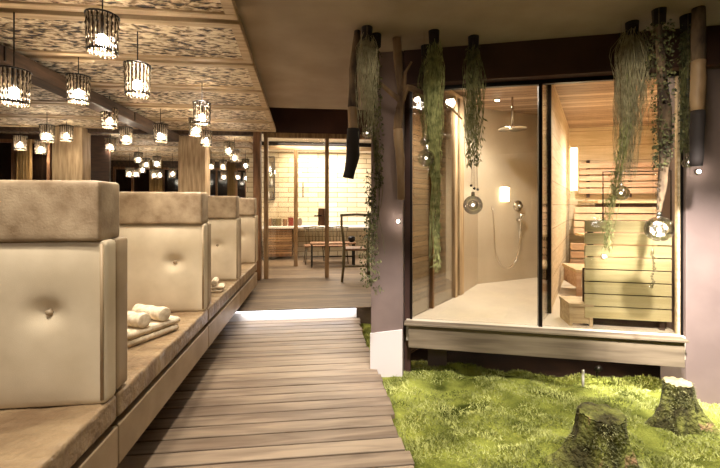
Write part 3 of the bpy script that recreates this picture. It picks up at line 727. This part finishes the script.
# ---------------------------------------------------------------- hanging wood, plants and glass globes
def pot(parent, x=0, y=0):
    MB().lathe([(.026,-.085),(.032,-.08),(.036,0)], (x,y,0), 14).build('holder', 'charred', parent, True)
def strands(b, n, length, r0, seg=9, thick=.0022, wav=.02, taper=1.0, drift=(0,0), z0=-.05, rnd=random):
    for i in range(n):
        a = rnd.uniform(0, 6.283); rr = r0*math.sqrt(rnd.random()); L = length*(rnd.uniform(.45, 1.0)**taper)
        x, y = rr*math.cos(a)*.4, rr*math.sin(a)*.4; pts = []
        ph = rnd.uniform(0, 6); ph2 = rnd.uniform(0, 6)
        zz = z0-rnd.uniform(0, .08)
        for k in range(seg+1):
            t = k/seg; o_ = min(1, t*4)
            nar = 1-.62*t*t
            pts.append((x+(rr*math.cos(a)*.6*o_)*nar+wav*math.sin(ph+t*7)*.5+drift[0]*t*t, y+(rr*math.sin(a)*.6*o_)*nar+wav*math.sin(ph2+t*6)*.5+drift[1]*t*t, zz-L*t))
        b.tube(pts, [thick]*seg+[thick*.3], 3, False)
def leaves(b, n, zr, rad, size, elong=2.2, path=lambda z: (0,0), rnd=random, down=.5, rf=lambda t: 1):
    for i in range(n):
        t = rnd.random(); z = zr[0]+(zr[1]-zr[0])*t; cx, cy = path(z); a = rnd.uniform(0, 6.283); rr = rad*rf(t)*math.sqrt(rnd.random())
        c = Vector((cx+rr*math.cos(a), cy+rr*math.sin(a), z)); d = Vector((rnd.gauss(0,1), rnd.gauss(0,1), rnd.gauss(-down*2,1))).normalized()
        s = d.cross(Vector((rnd.gauss(0,1), rnd.gauss(0,1), rnd.gauss(0,1)))).normalized(); L = size*rnd.uniform(.6, 1.3); w = L/elong
        n_ = d.cross(s)*w*.25
        b.add([c, c+d*L*.5+s*w*.5+n_, c+d*L, c+d*L*.5-s*w*.5+n_], [(0,1,2),(0,2,3)])
def log(b, pts, rad, k=12, amp=.15):
    P = []; Rr = []
    for i in range(len(pts)-1):
        a, c = Vector(pts[i]), Vector(pts[i+1]); m = 8
        for j in range(m):
            t = j/m; P.append(a.lerp(c, t)); Rr.append(rad[i]+(rad[i+1]-rad[i])*t)
    P.append(Vector(pts[-1])); Rr.append(rad[-1])
    o = len(b.v); b.tube(P, Rr, k)
    for i in range(o, len(b.v)):
        v = Vector(b.v[i]); ring = (i-o)//k
        c = P[ring]; d = v-c; b.v[i] = tuple(c+d*(1+amp*noise.noise(Vector((v.x*22, v.y*22, v.z*7)))*2))
def hang(name, label, px, d, cat='hanging plant'):
    p = at(px, d); t = thing(name, label, cat, (p.x, p.y, CZ), -A); t['group'] = 'greenery and driftwood hung before the sauna'; return t
def Z(py, d): return H-(py-205)*d/F-CZ
def X(dpx, d): return dpx*d/F
# 1 pale lichen, left, with log beside
t = hang('hanging_lichen', 'pale beard lichen hanging in a dark holder leftmost before the grey column', 367, 2.4); pot(t)
b = MB(); strands(b, 120, .62, .075, thick=.0016, wav=.03, z0=-.04); b.build('strands', 'pale_lichen', t)
t = hang('hanging_log', 'leftmost hanging log, split and dark at its lower end', 353, 2.42, 'log')
b = MB(); log(b, [(.03,.03,0),(.0,.02,-.25),(0,.0,-.52)], [.022,.028,.03]); b.build('bark_stem', 'bark', t, True)
b = MB(); log(b, [(0,0,-.5),(-.0,0,Z(130,2.42))], [.03,.034]); b.build('peeled_stem', 'cutwood', t, True)
b = MB(); log(b, [(.0,0,Z(129,2.42)),(.0,0,Z(155,2.42)),(-.03,0,Z(178,2.42))], [.042,.040,.036]); b.build('charred_end', 'charred', t, True)
t = hang('hanging_ivy', 'leafy vine trailing low down the left edge of the left grey column', 376, 2.5); pot(t)
b = MB()
for k in range(9):
    a = random.uniform(0, 6); pts = [(.02*math.cos(a)+.04*math.sin(a+i*.6)*i/14, .02*math.sin(a), -.05-i*(1.15+.05*k)/14) for i in range(15)]; b.tube(pts, .0018, 3, False)
b.build('stems', 'dark_leaf', t)
b = MB(); leaves(b, 1000, (-.1, Z(285, 2.5)), .06, .022, 1.7, lambda z: (.0+.02*math.sin(z*5)+(-.04 if z < -1 else 0), 0), down=.7, rf=lambda q: .7+.3*math.sin(q*9)); leaves(b, 260, (Z(170,2.5), Z(292,2.5)), .035, .028, 3, lambda z: (-.04+.07*max(0,(-z-1)), 0)); b.build('foliage', 'dark_leaf', t)
# 2 driftwood with branches
t = hang('driftwood_branch', 'forked driftwood branch hanging before the left grey column', 396, 2.55, 'driftwood')
b = MB(); log(b, [(0,0,0),(.015,0,-.18),(.035,.01,-.42),(.015,.0,-.55),(.01,0,Z(130,2.55))], [.028,.026,.022,.028,.03]); b.build('trunk', 'driftwood', t, True)
b = MB(); log(b, [(.03,.0,-.42),(-.06,-.01,-.35),(-.12,-.02,-.30),(-.17,-.04,-.22)], [.020,.017,.014,.009], 8); b.build('branch', 'driftwood', t, True)
b = MB(); log(b, [(.02,.0,-.48),(.07,-.01,-.33),(.15,-.02,-.36),(.26,-.02,-.41),(.36,-.02,-.47),(.44,-.02,-.55)], [.022,.020,.016,.012,.008,.005], 8); b.build('branch', 'driftwood', t, True)
b = MB(); log(b, [(.05,-.01,-.36),(.06,-.03,-.24),(.10,-.03,-.17)], [.016,.011,.006], 8); b.build('branch', 'driftwood', t, True)
b = MB(); log(b, [(.012,0,Z(129,2.55)),(.03,0,Z(165,2.55)),(.035,0,Z(200,2.55))], [.031,.03,.022]); b.build('peeled_end', 'cutwood', t, True)
# 3 green strands
t = hang('hanging_grass', 'longest bright green strand plant hanging before the shower glass', 434, 2.45); pot(t)
b = MB(); strands(b, 70, .85, .06, thick=.0022, wav=.03, taper=1); strands(b, 26, 1.42, .03, thick=.0024, wav=.03, z0=-.1, taper=.5); b.build('strands', 'green_grass', t)
b = MB(); leaves(b, 620, (-.08, -.95), .062, .04, 5, lambda z: (0,0), down=1.4, rf=lambda q: 1-.45*q); leaves(b, 360, (-.9, Z(270,2.45)), .022, .035, 5, lambda z: (.02,0), down=1.5); b.build('foliage', 'green_grass', t)
t = hang('hanging_grass', 'thin dull strand plant just behind the left of the bright green one', 426, 2.68); pot(t)
b = MB(); strands(b, 36, .75, .05, thick=.0018, wav=.04); b.build('strands', 'olive_leaf', t)
# 4 olive plant
t = hang('hanging_grass', 'olive strand plant hanging in the middle of the shower glass', 473.5, 2.53); pot(t)
b = MB(); strands(b, 50, .80, .065, thick=.002, wav=.03, taper=.6); b.build('strands', 'olive_leaf', t)
b = MB(); leaves(b, 560, (-.06, Z(165,2.53)), .060, .034, 3.5, down=1.2, rf=lambda q: .75+.4*math.sin(q*3)); b.build('foliage', 'olive_leaf', t)
b = MB()
for x, py in ((-.016, 185), (.006, 188), (.028, 189)): b.sphere((x, 0, Z(py+.5,2.53)), .009, 8, 6); b.tube([(x*.5,0,-.7),(x,0,Z(py,2.53))], .0008, 3)
b.build('berries', 'charred', t, True)
# 5 right: pale lichen
t = hang('hanging_lichen', 'large pale beard lichen with a long green tail before the sauna glass', 632, 2.33); pot(t)
b = MB(); strands(b, 130, .66, .10, thick=.0016, wav=.035, z0=-.04); strands(b, 70, .93, .06, thick=.0015, wav=.03, taper=.5, drift=(-.03,0)); b.build('strands', 'pale_lichen', t)
b = MB(); leaves(b, 420, (-.6, Z(248,2.33)), .026, .035, 5, lambda z: (-.15*min(1, max(0,(-z-.45)/.7)), 0), down=1.3); strands(b, 14, 1.32, .02, thick=.002, drift=(-.15,0), taper=.3); b.build('green_tail', 'green_grass', t)
t = hang('hanging_lichen', 'short lichen tuft in the dark holder left of the large pale one', 620, 2.5); pot(t)
b = MB(); strands(b, 34, .8, .04, thick=.0016, wav=.03); b.build('strands', 'pale_lichen', t)
# 6 leafy plant on a tapering log
t = hang('hanging_ivy', 'small leaved vine wrapped round a tapering log before the sauna glass', 659, 2.18); pot(t)
b = MB(); log(b, [(.0,.01,-.05),(.03,.01,-.45),(.045,.01,-.75),(.03,.01,-.98),(.005,.01,Z(216,2.18))], [.016,.028,.032,.024,.008]); b.build('bark_stem', 'bark', t, True)
b = MB(); leaves(b, 900, (-.07, Z(168,2.18)), .07, .019, 1.5, lambda z: (.015+.01*math.sin(z*7), 0), down=.6, rf=lambda q: 1.05-.4*q); b.build('foliage', 'dark_leaf', t)
# 7 right log with ivy
t = hang('hanging_log', 'rightmost hanging log, bark above and peeled below, by the right column', 698, 2.16, 'log')
b = MB(); log(b, [(0,0,0),(0,0,Z(62,2.16))], [.03,.034]); b.build('bark_stem', 'bark', t, True)
b = MB(); log(b, [(0,0,Z(61,2.16)),(.0,0,Z(112,2.16))], [.035,.034]); b.build('peeled_stem', 'cutwood', t, True)
b = MB(); log(b, [(0,0,Z(111,2.16)),(-.01,0,Z(166,2.16))], [.035,.03]); b.build('charred_end', 'charred', t, True)
t = hang('hanging_ivy', 'thin dark vine trailing just left of the rightmost log', 687, 2.25); pot(t)
b = MB(); leaves(b, 800, (-.05, Z(152,2.25)), .036, .022, 2, down=.8); b.build('foliage', 'dark_leaf', t)
b = MB(); strands(b, 40, .85, .03, thick=.0018); b.build('stems', 'dark_leaf', t)

def globe(px, py, diam, d, label, chain=None, lit=False):
    p = at(px, d, py); r = diam/2*d/F
    t = thing('glass_globe', label, 'glass globe', (p.x, p.y, p.z-r), -A, 'glass globes hung among the plants')
    b = MB(); b.sphere((0,0,r), r, 24, 16); b.build('globe', 'glass_globe', t, True)
    MB().sphere((0,0,r), r*.55, 16, 10).build('inner_bubble', 'glass_globe', t, True)
    MB().lathe([(r*.18, 0), (r*.22, r*.15), (r*.15, r*.4)], (0,0,2*r-.002), 12).build('cap', 'chrome', t, True)
    MB().tube([(0,0,2*r+r*.35),(0,0,CZ-(p.z-r)-.002)], .0011, 4).build('wire', 'chrome', t)
    if lit:
        b = MB(); pts = [(r*.35*math.cos(i*1.1)*(.6+.4*math.sin(i)), r*.35*math.sin(i*1.1), r*(.6+.8*i/14)) for i in range(15)]
        
        b = MB().sphere((0,0,r), r*.13, 8, 6); b.build('glint_bead', 'sparkle', t)  # glowing beads put in for the sparkle of the clear glass
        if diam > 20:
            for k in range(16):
                a = k*2.4; MB().sphere((r*.55*math.cos(a)*math.sin(k+1), r*.55*math.sin(a)*math.sin(k+1), r+r*.55*math.cos(k+1)), r*.07, 6, 4).build('glint_bead', 'sparkle', t)
    if chain:
        b = MB()
        z = chain[0]
        while z < chain[1]:
            b.sphere((random.uniform(-.02, .02), random.uniform(-.01,.01), r+z), random.uniform(.004, .009), 8, 6); z += .014
        b.build('crystal_chain', 'glass_globe', t, True)
    return t
globe(367, 133, 12, 2.36, 'small glass globe under the leftmost pale lichen', lit=True)
globe(426, 158, 17, 2.40, 'glass globe hanging left of the bright green strand plant', chain=(.06, .12), lit=True)
globe(473, 205, 19, 2.50, 'glass globe under the olive plant in the middle of the shower', lit=True)
globe(621, 193, 15, 2.30, 'glass globe left of the big one, beside the green tail', lit=True)
globe(659, 229, 25, 2.14, 'largest glass globe, hanging before the slatted guard', chain=(.09, .36), lit=True)
globe(688, 163, 10, 2.2, 'smallest glass globe under the thin vine at the right column')
globe(424, 142, 8, 2.44, 'tiny glass globe just above the one beside the green strands')
p = at(653, 2.15)
t = thing('crystal_strand', 'hanging string of glass crystals below the largest globe', 'crystal strand', (p.x, p.y, H-(287-205)*2.15/F), -A)
b = MB()
for i in range(15): b.sphere((random.uniform(-.008,.008), 0, .015*i), random.uniform(.005,.010), 8, 6)
b.build('crystals', 'glass_globe', t, True); MB().tube([(0,0,0),(0,0,CZ-t.location.z-.002)], .0009, 4).build('wire', 'chrome', t)

# ---------------------------------------------------------------- moss garden
def mh(x, y):
    v = Vector((x*1.7, y*1.7, 0)); h = -.055+.05*noise.noise(v)+.034*noise.noise(v*3.1)+.010*noise.noise(v*9)+.006*noise.noise(v*23)
    h += .07*math.exp(-((x-1.15)**2+(y-1.45)**2)/.25)
    vv = (x-S0.x)*VX.x+(y-S0.y)*VX.y+.05*noise.noise(Vector((x*5, y*5, 9)))
    if vv > .3 and x > .62: h -= min(.3, (vv-.3)*.5)
    if x < .62: h = h*(1-(.62-x)/.25)+(-.06)*((.62-x)/.25)
    return h
vs = []; fs = []; nx, ny = 210, 210; x0, x1, y0, y1 = .40, 4.4, -.4, 4.04
for j in range(ny+1):
    for i in range(nx+1):
        tx = (i/nx)**1.3; x = x0+(x1-x0)*tx; y = y0+(y1-y0)*(j/ny); vs.append((x, y, mh(x, y)-(.05 if i == 0 else 0)))
fs = [(j*(nx+1)+i, j*(nx+1)+i+1, (j+1)*(nx+1)+i+1, (j+1)*(nx+1)+i) for j in range(ny) for i in range(nx)]
b = MB().add(vs, fs)
mo = b.build('moss_bed', 'moss', None, True); tag(mo, 'bright green moss carpet filling the bed under the glass sauna', 'moss', kind='stuff')
b = MB(); rr = random.Random(3)
n_ = 0; vs = []; fs = []
while n_ < 70000:
    x = rr.uniform(.43, 3.4); y = rr.uniform(.5, 3.9)
    d = y*CA+x*SA; l = x*CA-y*SA
    if abs(l/d) > 1.05 or rr.random() > min(1, (1.6/d)**1.3): continue
    dens = noise.noise(Vector((x*6, y*6, 5)))
    if dens < -.25: continue
    n_ += 1; z = mh(x, y)-.004; hgt = rr.uniform(.006, .022)*(1.0+.8*dens); w = rr.uniform(.002, .005)*1.3
    a = rr.uniform(0, 3.1416); tx, ty = rr.gauss(0, .010), rr.gauss(0, .010); o_ = len(vs)
    vs += [(x-w*math.cos(a), y-w*math.sin(a), z), (x+w*math.cos(a), y+w*math.sin(a), z), (x+tx, y+ty, z+hgt)]; fs.append((o_, o_+1, o_+2))
b.v = vs; b.f = fs
fr = b.build('moss_fronds', 'blade', mo); fr['kind'] = 'stuff'

# tree stumps
def stump(loc, rt, h, label, roots, seed, rz=0, topmat='stump_top', tilt=0, patch=True, lean=(0,0)):
    t = thing('tree_stump', label, 'tree stump', loc, rz); rn = random.Random(seed)
    K = 72; m = 26; vs = []
    for i in range(m+1):
        q = i/m; z = h*q-.06*(1-q)
        for k in range(K):
            a = 2*math.pi*k/K; fl = 0
            for ra, rl, rw in roots: 
                dd = abs((a-ra+math.pi) % (2*math.pi)-math.pi); fl += rl*math.exp(-(dd/rw)**2)
            r = rt*(1+.28*(1-q))+fl*(1-q)**2.0+rt*.25*(1-q)**3
            v = Vector((math.cos(a)*3, math.sin(a)*3, z*9+seed))
            r *= 1+.10*noise.noise(v)+.05*noise.noise(v*3)+.03*noise.noise(v*7)
            zz = z+(tilt*math.cos(a)*rt if q > .8 else 0)*(q-.8)/.2 + (.012*noise.noise(Vector((math.cos(a)*4, math.sin(a)*4, seed))) if i == m else 0)
            vs.append((r*math.cos(a)+lean[0]*q, r*math.sin(a)+lean[1]*q, zz))
    fs = [(i*K+k, i*K+(k+1) % K, (i+1)*K+(k+1) % K, (i+1)*K+k) for i in range(m) for k in range(K)]
    b = MB().add(vs, fs); b.build('trunk', 'stump', t, True)
    top = vs[m*K:]; cx = lean[0]; cy = lean[1]
    tv = []
    for s_ in (.985, .8, .5, .2):
        for (x, y, z) in top: tv.append((cx+(x-cx)*s_, cy+(y-cy)*s_, z+(.004 if s_ > .9 else .008)+.006*noise.noise(Vector((x*40*s_, y*40*s_, 0)))))
    tf = [(i*K+k, i*K+(k+1) % K, (i+1)*K+(k+1) % K, (i+1)*K+k) for i in range(3) for k in range(K)]; tf.append(tuple(3*K+k for k in range(K)))
    MB().add(tv, tf).build('cut_top', topmat, t, True)
    # moss tufts on the flanks
    b = MB()
    for _ in range(4200):
        i = rn.randrange(0, m); k = rn.randrange(K); p = Vector(vs[i*K+k]); q = Vector(vs[(i+1)*K+(k+1) % K]); c = p.lerp(q, rn.random())
        o_ = Vector((c.x-lean[0]*i/m, c.y-lean[1]*i/m, 0)).normalized()
        if noise.noise(c*9+Vector((seed,0,0))) < -.1: continue
        s_ = o_.cross(Vector((0,0,1)))*rn.uniform(.002, .004); tp = c+o_*rn.uniform(.004, .012)+Vector((rn.gauss(0,.004), rn.gauss(0,.004), rn.uniform(-.006,.012)))
        b.add([c-s_, c+s_, tp], [(0,1,2)])
    b.build('moss_tufts', 'olive_leaf', t)['kind'] = 'stuff'
    return t
p = at(601, 1.78); z_ = mh(p.x, p.y)-.01; stump((p.x, p.y, z_), .095, .225-z_, 'dark mossy tree stump nearest the viewer, cut by the bottom edge', [(R(178), .20, .42), (R(235), .14, .3), (R(320), .04, .3), (R(80), .1, .4)], 3, topmat='stump')
p = at(678, 2.16); z_ = mh(p.x, p.y)-.01; stump((p.x, p.y, z_), .066, .19-z_, 'smaller tree stump with pale cut top beside the right column', [(R(180), .24, .34), (R(232), .10, .25), (R(318), .22, .35), (R(275), .08, .2), (R(10), .14, .3)], 11)
# garden spike light under platform
p = at(597, 2.85); t = thing('garden_spotlight', 'small garden spotlight in the moss under the platform', 'spotlight', (p.x, p.y, mh(p.x, p.y)-.01))
MB().tube([(0,0,0),(0,0,.07)], .008, 8).build('spike', 'black', t); MB().tube([(0,0,.07),(.0,-.03,.10)], .02, 12).build('lamp_head', 'black', t, True)
p2 = at(583, 2.62); tag(MB().tube([(0,0,0),(0,0,.13)], .008, 8).build('garden_stake', 'plinth', None, True, loc=(p2.x, p2.y, mh(p2.x, p2.y)-.02)), 'thin white stake in the moss under the platform edge', 'stake')

# ---------------------------------------------------------------- lights
def light(kind, loc, energy, color=(1,.85,.68), size=.3, rot=(0,0,0), spot=None, blend=.5, sy=None):
    l = bpy.data.lights.new('light', kind); l.energy = energy; l.color = color
    if kind == 'AREA': l.size = size
    if kind == 'AREA' and sy: l.shape = 'RECTANGLE'; l.size_y = sy
    if kind in ('POINT', 'SPOT'): l.shadow_soft_size = size
    if spot: l.spot_size = R(spot); l.spot_blend = blend
    o = bpy.data.objects.new('light', l); C.objects.link(o); o.location = loc; o.rotation_euler = rot; return o
def aim(o, target):
    d = Vector(target)-o.location; o.rotation_euler = d.to_track_quat('-Z', 'Y').to_euler()
W = (1, .90, .77)
def down(loc, target, e, cone, col=W, rad=.05, bl=.9):
    o = light('SPOT', loc, e, col, rad, (0,0,0), cone, bl); aim(o, target); return o
light('AREA', (.0, 7.4, 2.3), 70, W, 1.4)
light('AREA', (.0, 6.3, 2.3), 24, W, .8)
SW = (1, .95, .86)
down(S(.62, .6, 2.2), S(.7, .7, 0), 90, 165, SW, .02)
down(S(2.3, 1.7, 2.2), S(2.3, 1.7, 0), 135, 165, SW, .02)
down(S(U(497,1.2), 1.2, 2.2), S(U(497,1.2), 1.2, 0), 25, 100, SW, .03)
down(S(1.75, .6, 2.2), S(1.6, .4, 0), 30, 150, SW)
# garden
down((.95, .9, 2.28), (1.15, 1.9, 0), 150, 68, (1,.96,.86))
down((1.9, .9, 2.28), (1.8, 1.8, 0), 150, 68, (1,.96,.86))
p = at(600, 2.72); light('POINT', (p.x, p.y, .10), 4, (1,.97,.85), .03)
# loungers and walkway
for i_, yy in enumerate(yb):
    down((-.98, yy-.42, 2.2), (-1.02, yy-.12, .6), 62, 95)
for yy in (-.3, .8, 1.9, 3.0): down((-.55, yy, 2.24), (-.35, yy+.35, 0), 50, 90)
# unseen spots added to brighten columns, guard, plants
down((1.3, .9, 2.28), S(uR0+.12, .06, .38), 900, 38, (1,.95,.92))
down((.45, 1.2, 2.28), S((uL0+uL1)/2, 0, .1), 200, 28, (1,.95,.94))
down((1.5, .7, 2.28), S(1.6, .15, .8), 60, 40, SW)
for px_, d_, z_, e_ in ((367, 2.4, 1.9, 6), (434, 2.45, 1.6, 26), (473, 2.53, 1.8, 14), (630, 2.33, 1.75, 20), (660, 2.18, 1.8, 22), (696, 2.16, 1.9, 12), (396, 2.55, 1.9, 5)):
    q = at(px_, d_); down(at(px_, d_-1.0)+Vector((0,0,2.28)), (q.x, q.y, z_), e_, 34)
light('AREA', (-.19, 4.0, .095), 1.2, (.92,.92,1), 1.15, (R(25),0,0), sy=.02)
down((-.6, -1.3, 2.28), (-.9, .6, .4), 45, 120, W, .04)  # unseen fill spot added behind the viewpoint
down((.2, 4.9, 2.6), (.0, 4.9, 0), 20, 120, W, .1)
w = bpy.data.worlds.new('world'); bpy.context.scene.world = w; w.use_nodes = True
w.node_tree.nodes['Background'].inputs[0].default_value = (1, .86, .7, 1); w.node_tree.nodes['Background'].inputs[1].default_value = .3

cam = bpy.data.cameras.new('camera'); co = bpy.data.objects.new('camera', cam); C.objects.link(co)
co.location = (0, 0, H); co.rotation_euler = (R(90), 0, -A); cam.lens = F/720*36; cam.sensor_width = 36; cam.shift_y = -29/720; cam.clip_start = .05
sc = bpy.context.scene; sc.camera = co
sc.view_settings.view_transform = 'Standard'; sc.view_settings.look = 'None'; sc.view_settings.gamma = 1; sc.view_settings.exposure = 0.55
